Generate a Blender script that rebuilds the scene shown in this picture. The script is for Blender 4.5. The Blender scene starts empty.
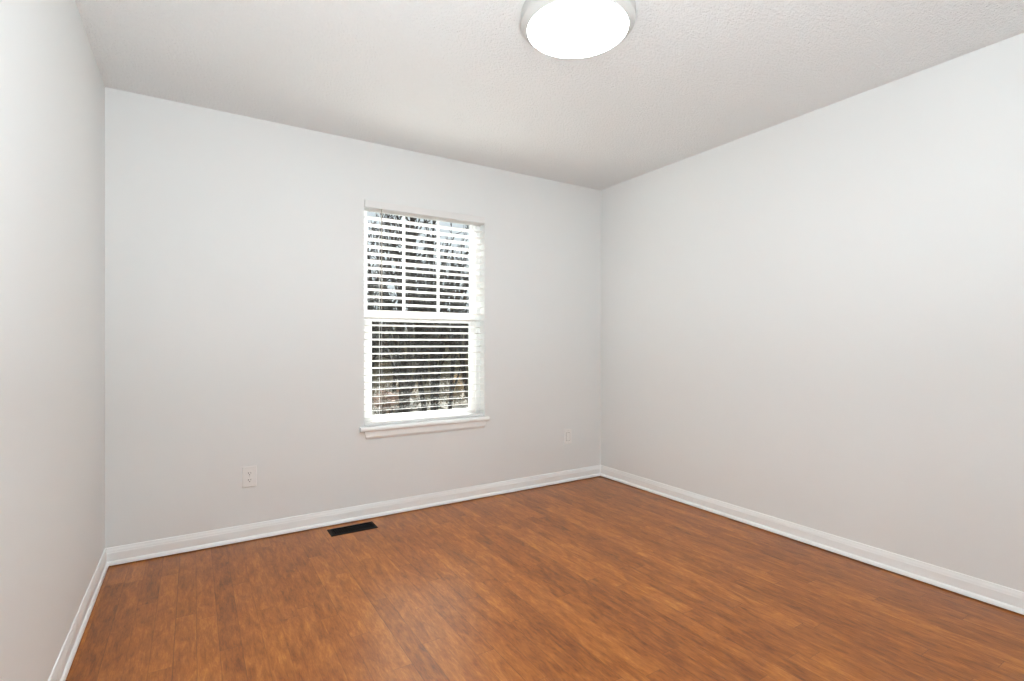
import bpy, bmesh, math, random
from mathutils import Vector, Matrix

C = bpy.context.scene.collection
sc = bpy.context.scene

# ---------------------------------------------------------------- camera
CAM_H = 1.142
cam_d = bpy.data.cameras.new('camera')
cam = bpy.data.objects.new('camera', cam_d)
C.objects.link(cam)
cam.location = (0, 0, CAM_H)
cam.rotation_euler = (math.radians(90), 0, math.radians(-32.004))
cam_d.sensor_width = 36
cam_d.lens = 509.73 / 1024 * 36
cam_d.shift_y = 1.73 / 1024
cam_d.clip_start = 0.02
cam_d.clip_end = 200
sc.camera = cam

# ---------------------------------------------------------------- sky, sun, exposure
SKY = 0.85
SUN = 31.0
LAMP = 25.0
FILL = 58.0
world = bpy.data.worlds.new('sky')
sc.world = world
world.use_nodes = True
wn = world.node_tree.nodes
wn['Background'].inputs[0].default_value = (0.86, 0.93, 1.0, 1)
wn['Background'].inputs[1].default_value = SKY

sd = bpy.data.lights.new('sun', 'SUN')
sd.energy = SUN
sd.angle = math.radians(0.6)
sd.color = (1.0, 0.975, 0.94)
sun = bpy.data.objects.new('sun', sd)
C.objects.link(sun)
sun.rotation_euler = (math.radians(-44), 0, math.radians(-14))   # high over the wood, the tilted slats keep it off the floor

# added fill light, out of view beside the camera, bounced off the ceiling
fd = bpy.data.lights.new('bounce_fill', 'AREA')
fd.shape = 'DISK'
fd.size = 0.5
fd.energy = FILL
fd.color = (0.89, 0.96, 1.0)
fill = bpy.data.objects.new('bounce_fill', fd)
C.objects.link(fill)
fill.location = (0.30, 0.0, 1.10)
fill.rotation_euler = (math.radians(176), 0, 0)

# daylight portal in the window opening (guides sky sampling)
pd = bpy.data.lights.new('window_portal', 'AREA')
pd.shape = 'RECTANGLE'
pd.size = 0.88
pd.size_y = 1.46
pd.cycles.is_portal = True
po = bpy.data.objects.new('window_portal', pd)
C.objects.link(po)
po.location = (1.378, 3.50, 1.33)
po.rotation_euler = (math.radians(-90), 0, 0)

sc.view_settings.view_transform = 'Standard'
sc.view_settings.look = 'None'
sc.view_settings.exposure = 0.08
sc.view_settings.gamma = 1.0
sc.view_settings.use_curve_mapping = False
sc.cycles.max_bounces = 14
sc.cycles.diffuse_bounces = 8
sc.cycles.glossy_bounces = 4
sc.cycles.transparent_max_bounces = 12
sc.cycles.sample_clamp_indirect = 8.0
sc.cycles.caustics_reflective = False
sc.cycles.caustics_refractive = False

# ---------------------------------------------------------------- room dimensions (metres)
XL, XR = -0.382, 2.952          # left and right wall faces
YB, YF = 3.295, -0.42           # window wall face, wall behind the camera
H = 2.44
WT = 0.14                       # wall thickness
OX0, OX1 = 0.936, 1.821         # window opening
OZ0, OZ1 = 0.594, 2.064

# ---------------------------------------------------------------- material helpers
class NT:
    def __init__(s, name):
        s.m = bpy.data.materials.new(name)
        s.m.use_nodes = True
        s.t = s.m.node_tree
        s.b = s.t.nodes['Principled BSDF']
        s.out = s.t.nodes['Material Output']
    def n(s, kind, **kw):
        nd = s.t.nodes.new(kind)
        for k, v in kw.items():
            setattr(nd, k, v)
        return nd
    def l(s, a, b):
        s.t.links.new(a, b)
    def put(s, sock, v):
        if isinstance(v, (int, float, tuple, list)):
            sock.default_value = v
        else:
            s.l(v, sock)
    def math(s, op, a, b=None, c=None):
        nd = s.n('ShaderNodeMath', operation=op)
        s.put(nd.inputs[0], a)
        if b is not None: s.put(nd.inputs[1], b)
        if c is not None: s.put(nd.inputs[2], c)
        return nd.outputs[0]
    def xyz(s, x, y, z):
        nd = s.n('ShaderNodeCombineXYZ')
        s.put(nd.inputs[0], x); s.put(nd.inputs[1], y); s.put(nd.inputs[2], z)
        return nd.outputs[0]
    def noise(s, vec, scale, detail=3, rough=0.55, dist=0.0):
        nd = s.n('ShaderNodeTexNoise')
        s.l(vec, nd.inputs['Vector'])
        nd.inputs['Scale'].default_value = scale
        nd.inputs['Detail'].default_value = detail
        nd.inputs['Roughness'].default_value = rough
        nd.inputs['Distortion'].default_value = dist
        return nd.outputs['Fac']
    def ramp(s, fac, stops):
        nd = s.n('ShaderNodeValToRGB')
        s.put(nd.inputs[0], fac)
        el = nd.color_ramp.elements
        while len(el) < len(stops): el.new(0.5)
        for e, (p, c) in zip(el, stops):
            e.position = p
            e.color = (*c, 1) if len(c) == 3 else c
        return nd.outputs[0]
    def mix(s, fac, a, b, mode='MIX'):
        nd = s.n('ShaderNodeMix', data_type='RGBA', blend_type=mode)
        s.put(nd.inputs[0], fac)
        for i, v in ((6, a), (7, b)):
            s.put(nd.inputs[i], (*v, 1) if isinstance(v, tuple) and len(v) == 3 else v)
        return nd.outputs[2]
    def bump(s, h, strength, dist):
        nd = s.n('ShaderNodeBump')
        nd.inputs['Strength'].default_value = strength
        nd.inputs['Distance'].default_value = dist
        s.l(h, nd.inputs['Height'])
        s.l(nd.outputs[0], s.b.inputs['Normal'])
    def obj(s):
        return s.n('ShaderNodeTexCoord').outputs['Object']

def plain(name, col, rough=0.5, spec=0.5, metal=0.0, var=0.0, scale=40):
    t = NT(name)
    t.b.inputs['Roughness'].default_value = rough
    t.b.inputs['Specular IOR Level'].default_value = spec
    t.b.inputs['Metallic'].default_value = metal
    nz = t.noise(t.obj(), scale, 2)
    c0 = tuple(max(0, c * (1 - var)) for c in col)
    c1 = tuple(min(1, c * (1 + var)) for c in col)
    t.l(t.ramp(nz, [(0.3, c0), (0.7, c1)]), t.b.inputs['Base Color'])
    return t.m

def wall_paint():
    t = NT('matte_wall_paint')
    v = t.obj()
    t.l(t.ramp(t.noise(v, 1.5, 2), [(0.3, (0.785, 0.799, 0.795)), (0.7, (0.791, 0.805, 0.801))]), t.b.inputs['Base Color'])
    t.b.inputs['Roughness'].default_value = 0.55
    t.b.inputs['Specular IOR Level'].default_value = 0.25
    t.bump(t.noise(v, 260, 2), 0.05, 0.001)
    return t.m

def ceiling_paint():
    t = NT('stippled_ceiling_paint')
    v = t.obj()
    a = t.noise(v, 85, 3, 0.6)
    b = t.noise(v, 210, 2, 0.6)
    h = t.math('ADD', a, t.math('MULTIPLY', b, 0.6))
    t.b.inputs['Base Color'].default_value = (0.885, 0.90, 0.90, 1)
    t.b.inputs['Roughness'].default_value = 0.9
    t.b.inputs['Specular IOR Level'].default_value = 0.1
    t.bump(h, 1.0, 0.010)
    return t.m

def floor_wood():
    t = NT('wood_strip_floor')
    sep = t.n('ShaderNodeSeparateXYZ')
    t.l(t.obj(), sep.inputs[0])
    X, Y = sep.outputs[0], sep.outputs[1]
    W, L = 0.0722, 0.86
    xs = t.math('DIVIDE', t.math('SUBTRACT', X, 0.516), W)
    k = t.math('FLOOR', xs)
    fx = t.math('SUBTRACT', xs, k)
    # every strip slides along by its own amount
    kk = t.math('MULTIPLY', k, t.math('SUBTRACT', k, 1.0))
    jit = t.math('MULTIPLY', t.math('SINE', t.math('MULTIPLY', kk, 1.7)), 0.31)
    shift = t.math('ADD', t.math('MULTIPLY', k, -0.276), jit)
    ys = t.math('DIVIDE', t.math('SUBTRACT', t.math('SUBTRACT', Y, 2.0), shift), L)
    j = t.math('FLOOR', ys)
    fy = t.math('SUBTRACT', ys, j)
    wn_ = t.n('ShaderNodeTexWhiteNoise', noise_dimensions='2D')
    t.l(t.xyz(k, j, 0.0), wn_.inputs['Vector'])
    rnd = wn_.outputs['Value']
    # cloudy figure, broken at every strip
    off = t.math('MULTIPLY', rnd, 37.0)
    p1 = t.xyz(t.math('MULTIPLY', X, 24.0), t.math('MULTIPLY', Y, 6.5), off)
    p2 = t.xyz(t.math('MULTIPLY', X, 85.0), t.math('MULTIPLY', Y, 11.0), off)
    p3 = t.xyz(t.math('MULTIPLY', X, 300.0), t.math('MULTIPLY', Y, 45.0), off)
    n1 = t.noise(p1, 1.0, 4, 0.6, 0.8)
    n2 = t.noise(p2, 1.0, 4, 0.65, 0.5)
    n3 = t.noise(p3, 1.0, 2, 0.6)
    f = t.math('ADD', t.math('MULTIPLY', n1, 0.44), t.math('MULTIPLY', n2, 0.36))
    f = t.math('ADD', f, t.math('MULTIPLY', n3, 0.20))
    f = t.math('ADD', f, t.math('MULTIPLY', t.math('SUBTRACT', rnd, 0.5), 0.10))
    col = t.ramp(f, [(0.30, FLOOR_COLS[0]), (0.44, FLOOR_COLS[1]), (0.54, FLOOR_COLS[2]), (0.70, FLOOR_COLS[3])])
    # joints
    ex = t.math('MINIMUM', fx, t.math('SUBTRACT', 1.0, fx))
    ey = t.math('MINIMUM', fy, t.math('SUBTRACT', 1.0, fy))
    jx = t.math('LESS_THAN', ex, 0.021)
    jy = t.math('LESS_THAN', ey, 0.0019)
    wn1 = t.n('ShaderNodeTexWhiteNoise', noise_dimensions='1D')
    t.l(t.math('FLOOR', t.math('ADD', xs, 0.5)), wn1.inputs['W'])
    jx = t.math('MULTIPLY', jx, t.math('ADD', 0.2, t.math('MULTIPLY', wn1.outputs['Value'], 0.65)))
    jt = t.math('MAXIMUM', jx, t.math('MULTIPLY', jy, 0.55))
    col = t.mix(t.math('MULTIPLY', jt, 0.62), col, (0.07, 0.022, 0.008))
    t.l(col, t.b.inputs['Base Color'])
    rg = t.math('ADD', 0.26, t.math('MULTIPLY', n2, 0.12))
    t.l(rg, t.b.inputs['Roughness'])
    t.b.inputs['Specular IOR Level'].default_value = 0.43
    hh = t.math('SUBTRACT', t.math('MULTIPLY', n3, 0.15), jt)
    t.bump(hh, 0.25, 0.0008)
    return t.m

FLOOR_COLS = ((0.112, 0.032, 0.006), (0.265, 0.078, 0.011), (0.375, 0.120, 0.018), (0.560, 0.226, 0.042))

def glass_mat():
    t = NT('window_glass')
    t.t.nodes.remove(t.b)
    tr = t.n('ShaderNodeBsdfTransparent')
    tr.inputs[0].default_value = (0.96, 0.98, 0.97, 1)
    gl = t.n('ShaderNodeBsdfGlossy')
    gl.inputs['Roughness'].default_value = 0.01
    lw = t.n('ShaderNodeLayerWeight')
    lw.inputs['Blend'].default_value = 0.5
    fr = t.math('ADD', 0.03, t.math('MULTIPLY', t.math('POWER', lw.outputs['Facing'], 5.0), 0.97))
    mx = t.n('ShaderNodeMixShader')
    t.l(fr, mx.inputs[0]); t.l(tr.outputs[0], mx.inputs[1]); t.l(gl.outputs[0], mx.inputs[2])
    t.l(mx.outputs[0], t.out.inputs[0])
    return t.m

def lamp_glow():
    t = NT('glowing_lamp_diffuser')
    t.b.inputs['Base Color'].default_value = (0.9, 0.9, 0.9, 1)
    t.b.inputs['Roughness'].default_value = 0.4
    t.b.inputs['Emission Color'].default_value = (0.90, 0.96, 1.0, 1)
    t.b.inputs['Emission Strength'].default_value = LAMP
    return t.m

def slat_mat():
    t = NT('white_vinyl_slat')
    t.b.inputs['Base Color'].default_value = (0.93, 0.93, 0.92, 1)
    t.b.inputs['Roughness'].default_value = 0.35
    tl = t.n('ShaderNodeBsdfTranslucent')
    tl.inputs[0].default_value = (0.93, 0.93, 0.92, 1)
    mx = t.n('ShaderNodeMixShader')
    mx.inputs[0].default_value = 0.12
    t.l(t.b.outputs[0], mx.inputs[1]); t.l(tl.outputs[0], mx.inputs[2])
    t.l(mx.outputs[0], t.out.inputs[0])
    return t.m

def bark_mat(name, c0, c1):
    t = NT(name)
    sep = t.n('ShaderNodeSeparateXYZ')
    t.l(t.obj(), sep.inputs[0])
    v = t.xyz(sep.outputs[0], sep.outputs[1], t.math('MULTIPLY', sep.outputs[2], 0.25))
    t.l(t.ramp(t.noise(v, 22, 4), [(0.3, c0), (0.7, c1)]), t.b.inputs['Base Color'])
    t.b.inputs['Roughness'].default_value = 0.9
    return t.m

def litter_mat():
    t = NT('leaf_litter')
    v = t.obj()
    a = t.noise(v, 0.8, 5, 0.65)
    b = t.noise(v, 14, 4, 0.7)
    f = t.math('ADD', t.math('MULTIPLY', a, 0.5), t.math('MULTIPLY', b, 0.5))
    t.l(t.ramp(f, [(0.40, (0.008, 0.008, 0.006)), (0.48, (0.022, 0.020, 0.014)), (0.53, (0.060, 0.049, 0.033)), (0.62, (0.13, 0.105, 0.072))]), t.b.inputs['Base Color'])
    t.b.inputs['Roughness'].default_value = 0.95
    t.bump(b, 0.8, 0.05)
    return t.m

M = dict(
    wall=wall_paint(), ceil=ceiling_paint(), floor=floor_wood(),
    trim=plain('white_gloss_trim', (0.90, 0.925, 0.925), 0.32, 0.5),
    vinyl=plain('white_window_vinyl', (0.88, 0.885, 0.88), 0.35, 0.5),
    slat=slat_mat(), rail=plain('white_blind_rail', (0.78, 0.775, 0.765), 0.4, 0.4),
    cord=plain('white_cord', (0.80, 0.79, 0.77), 0.8, 0.2),
    wand=plain('clear_grey_wand', (0.40, 0.37, 0.33), 0.3, 0.5),
    glass=glass_mat(), glow=lamp_glow(),
    lamp_rim=plain('satin_white_lamp_rim', (0.57, 0.57, 0.555), 0.45, 0.4),
    plate=plain('white_outlet_plastic', (0.84, 0.83, 0.815), 0.35, 0.5),
    slot=plain('dark_slot', (0.05, 0.045, 0.04), 0.7, 0.2),
    screw=plain('painted_screw', (0.70, 0.69, 0.67), 0.35, 0.5),
    black=plain('black_register_metal', (0.006, 0.006, 0.007), 0.6, 0.2),
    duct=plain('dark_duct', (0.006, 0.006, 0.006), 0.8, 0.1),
    ext=plain('tan_siding', (0.55, 0.52, 0.47), 0.8, 0.2),
    bark=bark_mat('grey_bark', (0.012, 0.010, 0.009), (0.05, 0.044, 0.039)),
    bark2=bark_mat('brown_bark', (0.035, 0.027, 0.02), (0.16, 0.12, 0.085)),
    twig=bark_mat('brush_twig', (0.07, 0.067, 0.050), (0.34, 0.31, 0.24)),
    leaf=plain('evergreen_leaf', (0.13, 0.126, 0.092), 0.7, 0.2, 0, 0.5, 3),
    tan_leaf=plain('tan_dry_leaf', (0.42, 0.31, 0.18), 0.8, 0.2, 0, 0.3, 3),
    pink_leaf=plain('pinkish_dry_leaf', (0.36, 0.25, 0.20), 0.8, 0.2, 0, 0.3, 3),
    straw=bark_mat('dry_straw', (0.05, 0.045, 0.032), (0.34, 0.28, 0.19)),
    litter=litter_mat(),
)

# ---------------------------------------------------------------- mesh helpers
def obj(name, bm, mat, parent=None, smooth=False, bevel=0.0):
    bmesh.ops.recalc_face_normals(bm, faces=bm.faces)
    me = bpy.data.meshes.new(name)
    bm.to_mesh(me); bm.free()
    me.materials.append(mat)
    if smooth:
        for p in me.polygons: p.use_smooth = True
    o = bpy.data.objects.new(name, me)
    C.objects.link(o)
    if parent: o.parent = parent
    if bevel:
        b = o.modifiers.new('bevel', 'BEVEL')
        b.width = bevel; b.segments = 2; b.limit_method = 'ANGLE'
    return o

def box(bm, x0, x1, y0, y1, z0, z1, mat=None):
    vs = [bm.verts.new((x, y, z)) for x in (x0, x1) for y in (y0, y1) for z in (z0, z1)]
    for f in ((0, 1, 3, 2), (4, 6, 7, 5), (0, 4, 5, 1), (2, 3, 7, 6), (0, 2, 6, 4), (1, 5, 7, 3)):
        bm.faces.new([vs[i] for i in f])
    if mat is not None:
        bmesh.ops.transform(bm, matrix=mat, verts=vs)
    return vs

def bx(*a):
    bm = bmesh.new(); box(bm, *a); return bm

def lathe(bm, prof, n=64, z0=0.0):
    rings = []
    for r, z in prof:
        if r < 1e-6:
            rings.append([bm.verts.new((0, 0, z + z0))])
        else:
            rings.append([bm.verts.new((r * math.cos(2 * math.pi * i / n), r * math.sin(2 * math.pi * i / n), z + z0)) for i in range(n)])
    for a, b in zip(rings, rings[1:]):
        for i in range(n):
            i2 = (i + 1) % n
            q = [a[i % len(a)], a[i2 % len(a)], b[i2 % len(b)], b[i % len(b)]]
            u = []
            for v in q:
                if v not in u: u.append(v)
            if len(u) > 2: bm.faces.new(u)

def tube(bm, pts, rads, n=5):
    prev = None
    for i, (p, r) in enumerate(zip(pts, rads)):
        d = (pts[min(i + 1, len(pts) - 1)] - pts[max(i - 1, 0)]).normalized()
        a = d.orthogonal().normalized(); b = d.cross(a)
        ring = [bm.verts.new(p + r * (a * math.cos(2 * math.pi * k / n) + b * math.sin(2 * math.pi * k / n))) for k in range(n)]
        if prev:
            # match the closest start vertex so that rings do not twist
            s = min(range(n), key=lambda q: (ring[q].co - p - (prev[0].co - pp)).length)
            ring = ring[s:] + ring[:s]
            for k in range(n):
                bm.faces.new([prev[k], prev[(k + 1) % n], ring[(k + 1) % n], ring[k]])
        else:
            bm.faces.new(ring)
        prev = ring; pp = p
    bm.faces.new(prev)

def sweep(bm, prof, path):
    """profile (offset inwards, z) swept along plan points with given inward-normals (mitred)."""
    rows = []
    for (px, py), (nx, ny) in path:
        rows.append([bm.verts.new((px + nx * o, py + ny * o, z)) for o, z in prof])
    m = len(prof)
    for a, b in zip(rows, rows[1:]):
        for i in range(m):
            bm.faces.new([a[i], a[(i + 1) % m], b[(i + 1) % m], b[i]])
    bm.faces.new(rows[0]); bm.faces.new(rows[-1])

def struct(o):
    o['kind'] = 'structure'
    return o

def thing(name, label, cat, loc, group=None):
    o = bpy.data.objects.new(name, None)
    C.objects.link(o)
    o.location = loc
    o.empty_display_size = 0.1
    o['label'] = label; o['category'] = cat
    if group: o['group'] = group
    return o

# ================================================================ ROOM SHELL
struct(obj('floor', bx(XL - WT, XR + WT, YF - WT, YB + WT, -0.05, 0.0), M['floor']))
struct(obj('ceiling', bx(XL - WT, XR + WT, YF - WT, YB + WT, H, H + 0.12), M['ceil']))
struct(obj('wall_left', bx(XL - WT, XL, YF - WT, YB + WT, 0, H), M['wall']))
struct(obj('wall_right', bx(XR, XR + WT, YF - WT, YB + WT, 0, H), M['wall']))
struct(obj('wall_front', bx(XL, XR, YF - WT, YF, 0, H), M['wall']))

bm = bmesh.new()     # window wall with its opening
xs = (XL, OX0, OX1, XR); zs = (0, OZ0, OZ1, H)
g = {}
for yi, y in enumerate((YB, YB + WT)):
    for i, x in enumerate(xs):
        for k, z in enumerate(zs):
            g[i, k, yi] = bm.verts.new((x, y, z))
for yi in (0, 1):
    for i in range(3):
        for k in range(3):
            if (i, k) != (1, 1):
                bm.faces.new([g[i, k, yi], g[i + 1, k, yi], g[i + 1, k + 1, yi], g[i, k + 1, yi]])
def side(p, q): bm.faces.new([g[(*p, 0)], g[(*q, 0)], g[(*q, 1)], g[(*p, 1)]])
for p, q in (((1, 1), (2, 1)), ((2, 1), (2, 2)), ((2, 2), (1, 2)), ((1, 2), (1, 1))): side(p, q)
for k in range(3): side((0, k), (0, k + 1)); side((3, k), (3, k + 1))
for i in range(3): side((i, 0), (i + 1, 0)); side((i, 3), (i + 1, 3))
struct(obj('wall_back', bm, M['wall']))

# baseboards: flat board with a bevelled top and a quarter-round shoe at the floor
PROF = [(0, 0.0055), (0.0175, 0.0055), (0.0175, 0.009), (0.0168, 0.014), (0.0148, 0.020), (0.0118, 0.0245), (0.0090, 0.0265),
        (0.0090, 0.066), (0.0078, 0.070), (0.0072, 0.077), (0.0050, 0.086), (0.0040, 0.093), (0, 0.0945)]
def board(name, path):
    bm = bmesh.new(); sweep(bm, PROF, path)
    return struct(obj(name, bm, M['trim']))
board('baseboard_back', [((XL, YB), (1, -1)), ((XR, YB), (-1, -1))])
board('baseboard_left', [((XL, YF), (1, 1)), ((XL, YB), (1, -1))])
board('baseboard_right', [((XR, YB), (-1, -1)), ((XR, YF), (-1, 1))])
board('baseboard_front', [((XR, YF), (-1, 1)), ((XL, YF), (1, 1))])

# ================================================================ WINDOW (single hung, six-light grille in the upper sash)
win = bpy.data.objects.new('window_1', None)
C.objects.link(win); struct(win)
win.location = (0, 0, 0)
def ring_frame(bm, x0, x1, z0, z1, l, r, b, t, y0, y1):
    box(bm, x0, x0 + l, y0, y1, z0, z1)
    box(bm, x1 - r, x1, y0, y1, z0, z1)
    box(bm, x0 + l, x1 - r, y0, y1, z0, z0 + b)
    box(bm, x0 + l, x1 - r, y0, y1, z1 - t, z1)
FY0, FY1 = 3.366, 3.434
bm = bmesh.new()
ring_frame(bm, OX0, OX1, OZ0, OZ1, 0.020, 0.036, 0.018, 0.018, FY0, FY1)
obj('window_frame', bm, M['vinyl'], win, bevel=0.0015)
# upper sash (outer track)
UX0, UX1, UZ0, UZ1 = 0.984, 1.757, 1.341, 2.022
bm = bmesh.new()
ring_frame(bm, OX0 + 0.018, OX1 - 0.034, UZ0 - 0.03, OZ1 - 0.016, UX0 - OX0 - 0.018, OX1 - 0.034 - UX1, 0.03, OZ1 - 0.016 - UZ1, 3.400, 3.426)
us = obj('upper_sash', bm, M['vinyl'], win, bevel=0.0015)
bm = bmesh.new()
mw = 0.0085
for k in (1, 2):
    xc = UX0 + (UX1 - UX0) * k / 3
    box(bm, xc - mw, xc + mw, 3.404, 3.411, UZ0, UZ1)
zc = (UZ0 + UZ1) / 2
for k in range(3):
    a = UX0 + (UX1 - UX0) * k / 3 + (mw if k else 0); b = UX0 + (UX1 - UX0) * (k + 1) / 3 - (mw if k < 2 else 0)
    box(bm, a, b, 3.404, 3.411, zc - mw, zc + mw)
obj('grille', bm, M['vinyl'], us)
obj('pane', bx(UX0, UX1, 3.4125, 3.4165, UZ0, UZ1), M['glass'], us)
# lower sash (inner track)
LX0, LX1, LZ0, LZ1 = 1.007, 1.739, 0.652, 1.281
bm = bmesh.new()
ring_frame(bm, OX0 + 0.018, OX1 - 0.034, OZ0 + 0.016, 1.341, LX0 - OX0 - 0.018, OX1 - 0.034 - LX1, LZ0 - OZ0 - 0.016, 1.341 - LZ1, 3.371, 3.397)
ls = obj('lower_sash', bm, M['vinyl'], win, bevel=0.0015)
obj('pane', bx(LX0, LX1, 3.383, 3.387, LZ0, LZ1), M['glass'], ls)
# latch on the meeting rail
bm = bmesh.new(); lathe(bm, [(0, 0), (0.016, 0), (0.016, 0.006), (0.009, 0.012), (0, 0.012)], 20)
box(bm, -0.004, 0.030, -0.005, 0.004, 0.010, 0.016)
la = obj('sash_latch', bm, M['vinyl'], ls); la.location = (1.372, 3.384, 1.341)
# stool and apron
bm = bmesh.new()
SX0, SX1 = 0.905, 1.847
SZ1, SZ0 = 0.596, 0.567
prof = [(YB, SZ0), (YB - 0.026, SZ0), (YB - 0.031, SZ0 + 0.005), (YB - 0.033, (SZ0 + SZ1) / 2), (YB - 0.031, SZ1 - 0.006), (YB - 0.025, SZ1), (YB, SZ1)]
r0 = [bm.verts.new((SX0, y, z)) for y, z in prof]; r1 = [bm.verts.new((SX1, y, z)) for y, z in prof]
for i in range(len(prof)):
    j = (i + 1) % len(prof); bm.faces.new([r0[i], r0[j], r1[j], r1[i]])
bm.faces.new(r0); bm.faces.new(r1)
box(bm, OX0 + 0.001, OX1 - 0.001, YB - 0.002, FY0, OZ0, SZ1)
obj('window_sill', bm, M['trim'], win)
bm = bmesh.new()
AX0, AX1, AZ0 = 0.933, 1.828, 0.514
prof = [(YB, SZ0), (YB - 0.016, SZ0), (YB - 0.015, AZ0 + 0.016), (YB - 0.009, AZ0 + 0.004), (YB - 0.006, AZ0), (YB, AZ0)]
r0 = [bm.verts.new((AX0 + (SZ0 - z) * 0.25, y, z)) for y, z in prof]; r1 = [bm.verts.new((AX1 - (SZ0 - z) * 0.25, y, z)) for y, z in prof]
for i in range(len(prof)):
    j = (i + 1) % len(prof); bm.faces.new([r0[i], r0[j], r1[j], r1[i]])
bm.faces.new(r0); bm.faces.new(r1)
obj('window_apron', bm, M['trim'], win)

# ================================================================ BLIND
BX0, BX1 = OX0 + 0.005, OX1 - 0.006
bl = thing('window_blind', 'white horizontal slat blind with open slats, hung inside the window opening', 'blind', (1.378, 3.328, 0.61))
bl_off = Matrix.Translation((-1.378, -3.328, -0.61))
def bpart(name, bm, mat, **k):
    bmesh.ops.transform(bm, matrix=bl_off, verts=bm.verts)
    return obj(name, bm, mat, bl, **k)
bm = bmesh.new()
box(bm, BX0 + 0.002, BX1 - 0.002, 3.304, 3.352, 2.023, OZ1 - 0.002)
bpart('headrail', bm, M['rail'])
bm = bmesh.new()
box(bm, OX0 + 0.003, OX1 - 0.001, 3.2925, 3.3015, 2.0165, OZ1 - 0.001)
bpart('valance', bm, M['rail'], bevel=0.0015)
TILT = math.radians(9.5)
P0, PITCH, NS = 2.0042, 0.0469, 30
bm = bmesh.new()
for i in range(NS):
    z = P0 - PITCH * i + (0.007 if i == 0 else 0)
    m = Matrix.Translation((0, 3.328, z)) @ Matrix.Rotation(-TILT, 4, 'X')
    box(bm, BX0, BX1, -0.025, 0.025, -0.0013, 0.0013, m)
bpart('slats', bm, M['slat'])
bm = bmesh.new()
box(bm, BX0, BX1, 3.303, 3.353, 0.5975, 0.6175)
bpart('bottom_rail', bm, M['rail'], bevel=0.004)
for xc in (1.052, 1.745):
    bm = bmesh.new()
    for y in (3.3022, 3.3538):
        box(bm, xc - 0.0006, xc + 0.0006, y - 0.0008, y + 0.0008, 0.616, 2.022)
    for i in range(NS):
        z = P0 - PITCH * i - 0.0024
        m = Matrix.Translation((xc, 3.328, z)) @ Matrix.Rotation(-TILT, 4, 'X')
        box(bm, -0.0007, 0.0007, -0.025, 0.025, -0.0006, 0.0006, m)
    bpart('ladder_cord', bm, M['cord'])
bm = bmesh.new()
tube(bm, [Vector((1.050, 3.296, 2.018)), Vector((1.0505, 3.2975, 1.7)), Vector((1.051, 3.2985, 1.40))], [0.0034, 0.0034, 0.0042], 8)
bpart('tilt_wand', bm, M['wand'], smooth=True)

# ================================================================ CEILING LIGHT
lt = thing('ceiling_light', 'round white flush ceiling light, switched on', 'light', (1.290, 1.575, H))
R, r = 0.2245, 0.1985
bm = bmesh.new()
lathe(bm, [(0, 0), (R, 0), (R, -0.042), (R - 0.002, -0.0455), (r + 0.003, -0.0625), (r, -0.0635), (r, -0.03), (0, -0.03)], 128)
ho = obj('lamp_housing', bm, M['lamp_rim'], lt, smooth=False)
bm = bmesh.new()
lathe(bm, [(r - 0.0008, -0.045), (r - 0.0008, -0.0628), (r * 0.7, -0.0638), (0, -0.0645)], 128)
obj('lamp_diffuser', bm, M['glow'], lt, smooth=True)

# ================================================================ WALL OUTLETS
def plate_bm():
    bm = bmesh.new()
    w, h, d = 0.0375, 0.060, 0.006
    a = [(-w, -h), (w, -h), (w, h), (-w, h)]
    k = 0.0035
    v0 = [bm.verts.new((x, 0, z)) for x, z in a]
    v1 = [bm.verts.new((x, -d * 0.45, z)) for x, z in a]
    v2 = [bm.verts.new((x - math.copysign(k, x), -d, z - math.copysign(k, z))) for x, z in a]
    for p, q in ((v0, v1), (v1, v2)):
        for i in range(4): bm.faces.new([p[i], p[(i + 1) % 4], q[(i + 1) % 4], q[i]])
    bm.faces.new(v2); bm.faces.new(v0)
    return bm
def screw(parent, z):
    bm = bmesh.new(); lathe(bm, [(0, 0), (0.0032, 0), (0.0028, 0.0012), (0, 0.0016)], 16)
    bmesh.ops.transform(bm, matrix=Matrix.Rotation(math.radians(90), 4, 'X'), verts=bm.verts)
    o = obj('screw', bm, M['screw'], parent); o.location = (0, -0.006, z); return o
t = thing('wall_outlet', 'white duplex power outlet low on the wall, left of the window', 'outlet', (0.274, YB, 0.367))
obj('wall_plate', plate_bm(), M['plate'], t)
screw(t, 0)
for s in (1, -1):
    bm = bmesh.new()
    n = 32; ring = []
    for i in range(n):
        a = 2 * math.pi * i / n
        x = 0.0172 * math.cos(a); z = max(-0.0137, min(0.0137, 0.0172 * math.sin(a)))
        ring.append((x, z))
    f0 = [bm.verts.new((x, -0.0055, z)) for x, z in ring]; f1 = [bm.verts.new((x, -0.0085, z)) for x, z in ring]
    for i in range(n): bm.faces.new([f0[i], f0[(i + 1) % n], f1[(i + 1) % n], f1[i]])
    bm.faces.new(f1); bm.faces.new(f0)
    rc = obj('receptacle', bm, M['plate'], t); rc.location = (0, 0, s * 0.0195)
    bm = bmesh.new()
    box(bm, -0.0075, -0.0052, -0.0089, -0.0080, -0.001, 0.008)
    box(bm, 0.0052, 0.0075, -0.0089, -0.0080, 0.0, 0.007)
    bm2 = bmesh.new(); lathe(bm2, [(0, 0.0080), (0.0026, 0.0080), (0.0026, 0.0089), (0, 0.0089)], 14)
    bmesh.ops.transform(bm2, matrix=Matrix.Translation((0, 0, -0.007)) @ Matrix.Rotation(math.radians(90), 4, 'X'), verts=bm2.verts)
    me = bpy.data.meshes.new('tmp'); bm2.to_mesh(me); bm2.free(); bm.from_mesh(me); bpy.data.meshes.remove(me)
    so = obj('socket_slots', bm, M['slot'], rc); so['label'] = 'dark slots and ground hole'
t = thing('wall_socket', 'small white wall plate low on the wall between the window and the right corner', 'outlet', (2.597, YB, 0.371))
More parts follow.
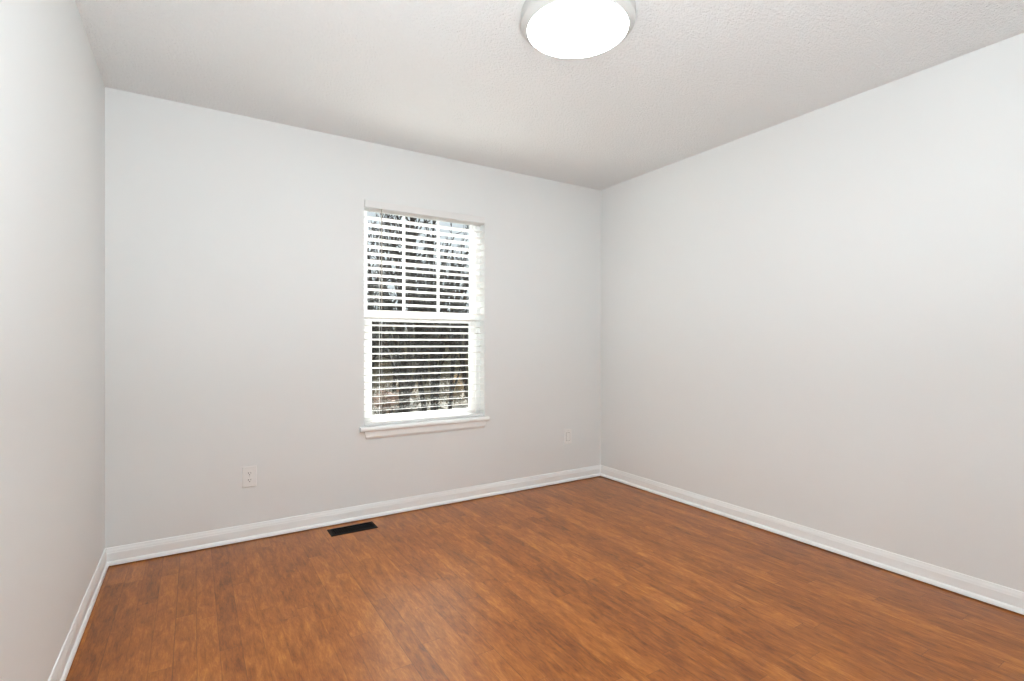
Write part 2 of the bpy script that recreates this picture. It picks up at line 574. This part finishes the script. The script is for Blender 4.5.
obj('wall_plate', plate_bm(), M['plate'], t)
bm = bmesh.new()
ring_frame(bm, -0.0185, 0.0185, -0.0345, 0.0345, 0.0012, 0.0012, 0.0012, 0.0012, -0.0063, -0.004)
obj('insert_groove', bm, M['slot'], t)
obj('insert', bx(-0.0168, 0.0168, -0.0080, -0.004, -0.0328, 0.0328), M['plate'], t, bevel=0.001)
for z in (0.048, -0.048): screw(t, z)

# ================================================================ FLOOR REGISTER
VX0, VX1, VY0, VY1 = 0.687, 0.965, 3.097, 3.222
vx, vy = (VX0 + VX1) / 2, (VY0 + VY1) / 2
t = thing('floor_register', 'black metal floor vent in the wood floor below the window wall', 'vent', (vx, vy, 0))
hw, hd = (VX1 - VX0) / 2, (VY1 - VY0) / 2
bm = bmesh.new()
o_ = [(-hw, -hd), (hw, -hd), (hw, hd), (-hw, hd)]
i_ = [(-hw + 0.018, -hd + 0.018), (hw - 0.018, -hd + 0.018), (hw - 0.018, hd - 0.018), (-hw + 0.018, hd - 0.018)]
va = [bm.verts.new((x, y, 0.0005)) for x, y in o_]
vb = [bm.verts.new((x * 0.985, y * 0.965, 0.004)) for x, y in o_]
vc = [bm.verts.new((x, y, 0.0055)) for x, y in i_]
vd = [bm.verts.new((x, y, 0.0005)) for x, y in i_]
for p, q in ((va, vb), (vb, vc), (vc, vd), (vd, va)):
    for i in range(4): bm.faces.new([p[i], p[(i + 1) % 4], q[(i + 1) % 4], q[i]])
obj('register_frame', bm, M['black'], t)
bm = bmesh.new()
nl = 18
for i in range(nl):
    x = -hw + 0.018 + (2 * hw - 0.036) * (i + 0.5) / nl
    m = Matrix.Translation((x, 0, 0.0032)) @ Matrix.Rotation(math.radians(38), 4, 'Y')
    box(bm, -0.0030, 0.0030, -hd + 0.018, hd - 0.018, -0.0006, 0.0006, m)
for y in (-0.013, 0.013):
    box(bm, -hw + 0.018, hw - 0.018, y - 0.0016, y + 0.0016, 0.0018, 0.0050)
obj('louvers', bm, M['black'], t)
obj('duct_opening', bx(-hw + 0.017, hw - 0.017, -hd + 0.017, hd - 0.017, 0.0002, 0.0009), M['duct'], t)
obj('damper_lever', bx(hw - 0.014, hw - 0.006, -0.012, 0.012, 0.004, 0.0075), M['black'], t, bevel=0.001)

# ================================================================ OUTSIDE
GZ = -0.60
rnd = random.Random(11)
bm = bmesh.new()
nx, ny = 40, 40
gv = {}
for i in range(nx + 1):
    for k in range(ny + 1):
        x = -22 + 70 * i / nx; y = 3.6 + 56 * k / ny
        z = GZ + (rnd.random() - 0.5) * 0.12 + max(0, y - 30) * 0.05
        gv[i, k] = bm.verts.new((x, y, z))
for i in range(nx):
    for k in range(ny):
        bm.faces.new([gv[i, k], gv[i + 1, k], gv[i + 1, k + 1], gv[i, k + 1]])
gr = struct(obj('ground', bm, M['litter'], smooth=True))

def grow(bm, p, d, ln, r, depth, rg, up):
    n = 4 if depth else 3
    pts = [p]; rads = [r]; q = p.copy(); dd = d.copy()
    for i in range(n):
        dd = (dd + Vector((rg.uniform(-1, 1), rg.uniform(-1, 1), rg.uniform(-.6, 1))) * 0.16 + Vector((0, 0, up))).normalized()
        q = q + dd * ln / n
        pts.append(q.copy()); rads.append(max(0.005, r * (1 - 0.55 * (i + 1) / n)))
    tube(bm, pts, rads, 6 if r > 0.05 else (5 if r > 0.02 else 3))
    if depth <= 0: return
    kids = rg.randint(9, 11) if depth == 3 else (rg.randint(5, 7) if depth > 1 else rg.randint(3, 5))
    for c in range(kids):
        f = rg.uniform(0.25, 1.0); i = min(n - 1, int(f * n)); w = f * n - i
        b = pts[i].lerp(pts[i + 1], w); rb = (rads[i] * (1 - w) + rads[i + 1] * w) * rg.uniform(0.5, 0.78)
        az = rg.uniform(0, 2 * math.pi)
        dl = (pts[i + 1] - pts[i]).normalized()
        o = dl.orthogonal().normalized(); o = Matrix.Rotation(az, 3, dl) @ o
        nd = (dl * rg.uniform(0.6, 1.0) + o * rg.uniform(0.5, 0.9)).normalized()
        grow(bm, b, nd, ln * rg.uniform(0.26, 0.42), max(0.009, rb), depth - 1, rg, 0.03)

def tree_mesh(seed, kind):
    rg = random.Random(seed); bm = bmesh.new()
    if kind == 'sapling':
        for s in range(rg.randint(2, 3)):
            d = Vector((rg.uniform(-.22, .22), rg.uniform(-.22, .22), 1)).normalized()
            grow(bm, Vector((rg.uniform(-.1, .1), rg.uniform(-.1, .1), -0.1)), d, rg.uniform(3.4, 4.6), rg.uniform(0.055, 0.085), 3, rg, 0.03)
    else:
        d = Vector((rg.uniform(-.08, .08), rg.uniform(-.08, .08), 1)).normalized()
        grow(bm, Vector((0, 0, -0.15)), d, rg.uniform(8, 10), rg.uniform(0.15, 0.22), 3, rg, 0.02)
    me = bpy.data.meshes.new('bare_tree')
    bmesh.ops.recalc_face_normals(bm, faces=bm.faces)
    bm.to_mesh(me); bm.free()
    me.materials.append(M['bark'] if kind == 'sapling' else M['bark2'])
    return me
protos = [tree_mesh(q, 'sapling') for q in (3, 8, 21, 55)]
REACH = [max(math.hypot(v.co.x, v.co.y) for v in me.vertices) for me in protos]
rt = random.Random(2)
spots = []
tries = 0
while tries < 6000 and len(spots) < 60:
    tries += 1
    y = 6.4 + 16.4 * rt.random()
    x = y * rt.uniform(0.22, 0.62)
    kind = rt.randrange(4)
    s = rt.uniform(0.62, 0.85)
    rr = REACH[kind] * s
    if y - rr < YB + 0.6: continue
    if any(math.hypot(x - a, y - b) < (rr + c) * 0.625 for a, b, c, *_ in spots): continue
    spots.append((x, y, rr, kind, s))
for x, y, rr, kind, s in spots:
    o = bpy.data.objects.new('bare_tree', protos[kind])
    C.objects.link(o)
    o.location = (x, y, GZ)
    o.rotation_euler = (0, 0, rt.uniform(0, 6.28)); o.scale = (s, s, 1.0)
    o['label'] = 'bare leafless tree outdoors, seen in pieces between the blind slats'
    o['category'] = 'tree'
    o['group'] = 'bare trees outside the window'

rb = random.Random(15)
bm = bmesh.new()
for i in range(1500):
    y = rb.uniform(12, 23.5); x = y * rb.uniform(0.2, 0.64)
    h = rb.uniform(0.15, 0.5) * (1 + (y - 12) / 11)
    p = Vector((x, y, GZ - 0.05))
    dx, dy = rb.uniform(-.35, .35), rb.uniform(-.3, .3)
    tube(bm, [p, p + Vector((dx * .5, dy * .5, h * .6)), p + Vector((dx, dy, h))], [0.014, 0.011, 0.005], 3)
lb = obj('low_brush', bm, M['straw'], gr); lb['kind'] = 'stuff'

# undergrowth: a thicket nobody could count
bm = bmesh.new()
rb = random.Random(5)
for i in range(4200):
    y = rb.uniform(23.5, 34); x = y * rb.uniform(0.2, 0.64)
    h = rb.uniform(1.2, 3.1)
    p = Vector((x, y, GZ + max(0, y - 30) * 0.05 - 0.05))
    dx, dy = rb.uniform(-.8, .8), rb.uniform(-.5, .5)
    tube(bm, [p, p + Vector((dx * .4, dy * .4, h * .6)), p + Vector((dx, dy, h))], [0.024, 0.018, 0.007], 3)
nt = len(bm.faces)
for i in range(9000):
    y = 23.5 + 8 * rb.random() ** 1.6; x = y * rb.uniform(0.2, 0.64)
    c = Vector((x, y, GZ + 2.5 * rb.random() ** 1.4))
    a = Vector((rb.uniform(-1, 1), rb.uniform(-1, 1), rb.uniform(-1, 1))).normalized(); b = a.orthogonal().normalized()
    sz = rb.uniform(.04, .09)
    f = bm.faces.new([bm.verts.new(c + a * sz), bm.verts.new(c + b * sz * .5), bm.verts.new(c - a * sz), bm.verts.new(c - b * sz * .5)])
    f.material_index = 1
o = obj('undergrowth', bm, M['twig']); o.data.materials.append(M['leaf'])
o['kind'] = 'stuff'; o['label'] = 'tangled grey brown undergrowth outdoors, beyond the window'; o['category'] = 'undergrowth'

def shrub(name, x, y, w, h, n, mat, ls_, seed):
    rg = random.Random(seed); bm = bmesh.new()
    for i in range(n):
        u = Vector((rg.gauss(0, 1), rg.gauss(0, 1), rg.gauss(0, 1))).normalized() * (rg.random() ** 0.4)
        c = Vector((u.x * w, u.y * w * .7, h * 0.5 + u.z * h * 0.5))
        a = Vector((rg.uniform(-1, 1), rg.uniform(-1, 1), rg.uniform(-1, 1))).normalized(); b = a.orthogonal().normalized()
        s = ls_ * rg.uniform(.6, 1.3)
        bm.faces.new([bm.verts.new(c + a * s), bm.verts.new(c + b * s * .5), bm.verts.new(c - a * s), bm.verts.new(c - b * s * .5)])
    for i in range(9):
        tube(bm, [Vector((rg.uniform(-.1, .1), rg.uniform(-.1, .1), -.05)), Vector((rg.uniform(-w, w) * .6, rg.uniform(-w, w) * .4, h * .85))], [0.018, 0.005], 4)
    o = obj(name, bm, mat)
    o.location = (x, y, GZ)
    return o
def at(px, y):          # plan x on the line of sight of a photo column, at depth y
    a = math.radians(32.004); u = (px - 512) / 509.73
    return y * (math.sin(a) + u * math.cos(a)) / (math.cos(a) - u * math.sin(a))
o = shrub('tan_shrub', at(457, 14.5), 14.5, .22, .75, 420, M['tan_leaf'], 0.05, 91)
o['label'] = 'pale tan dry shrub outdoors, at the lower right of the window'; o['category'] = 'shrub'
o = shrub('dry_shrub', at(388, 12.6), 12.6, .42, .55, 520, M['pink_leaf'], 0.05, 92)
o['label'] = 'pinkish brown dry shrub outdoors, at the lower left of the window'; o['category'] = 'shrub'
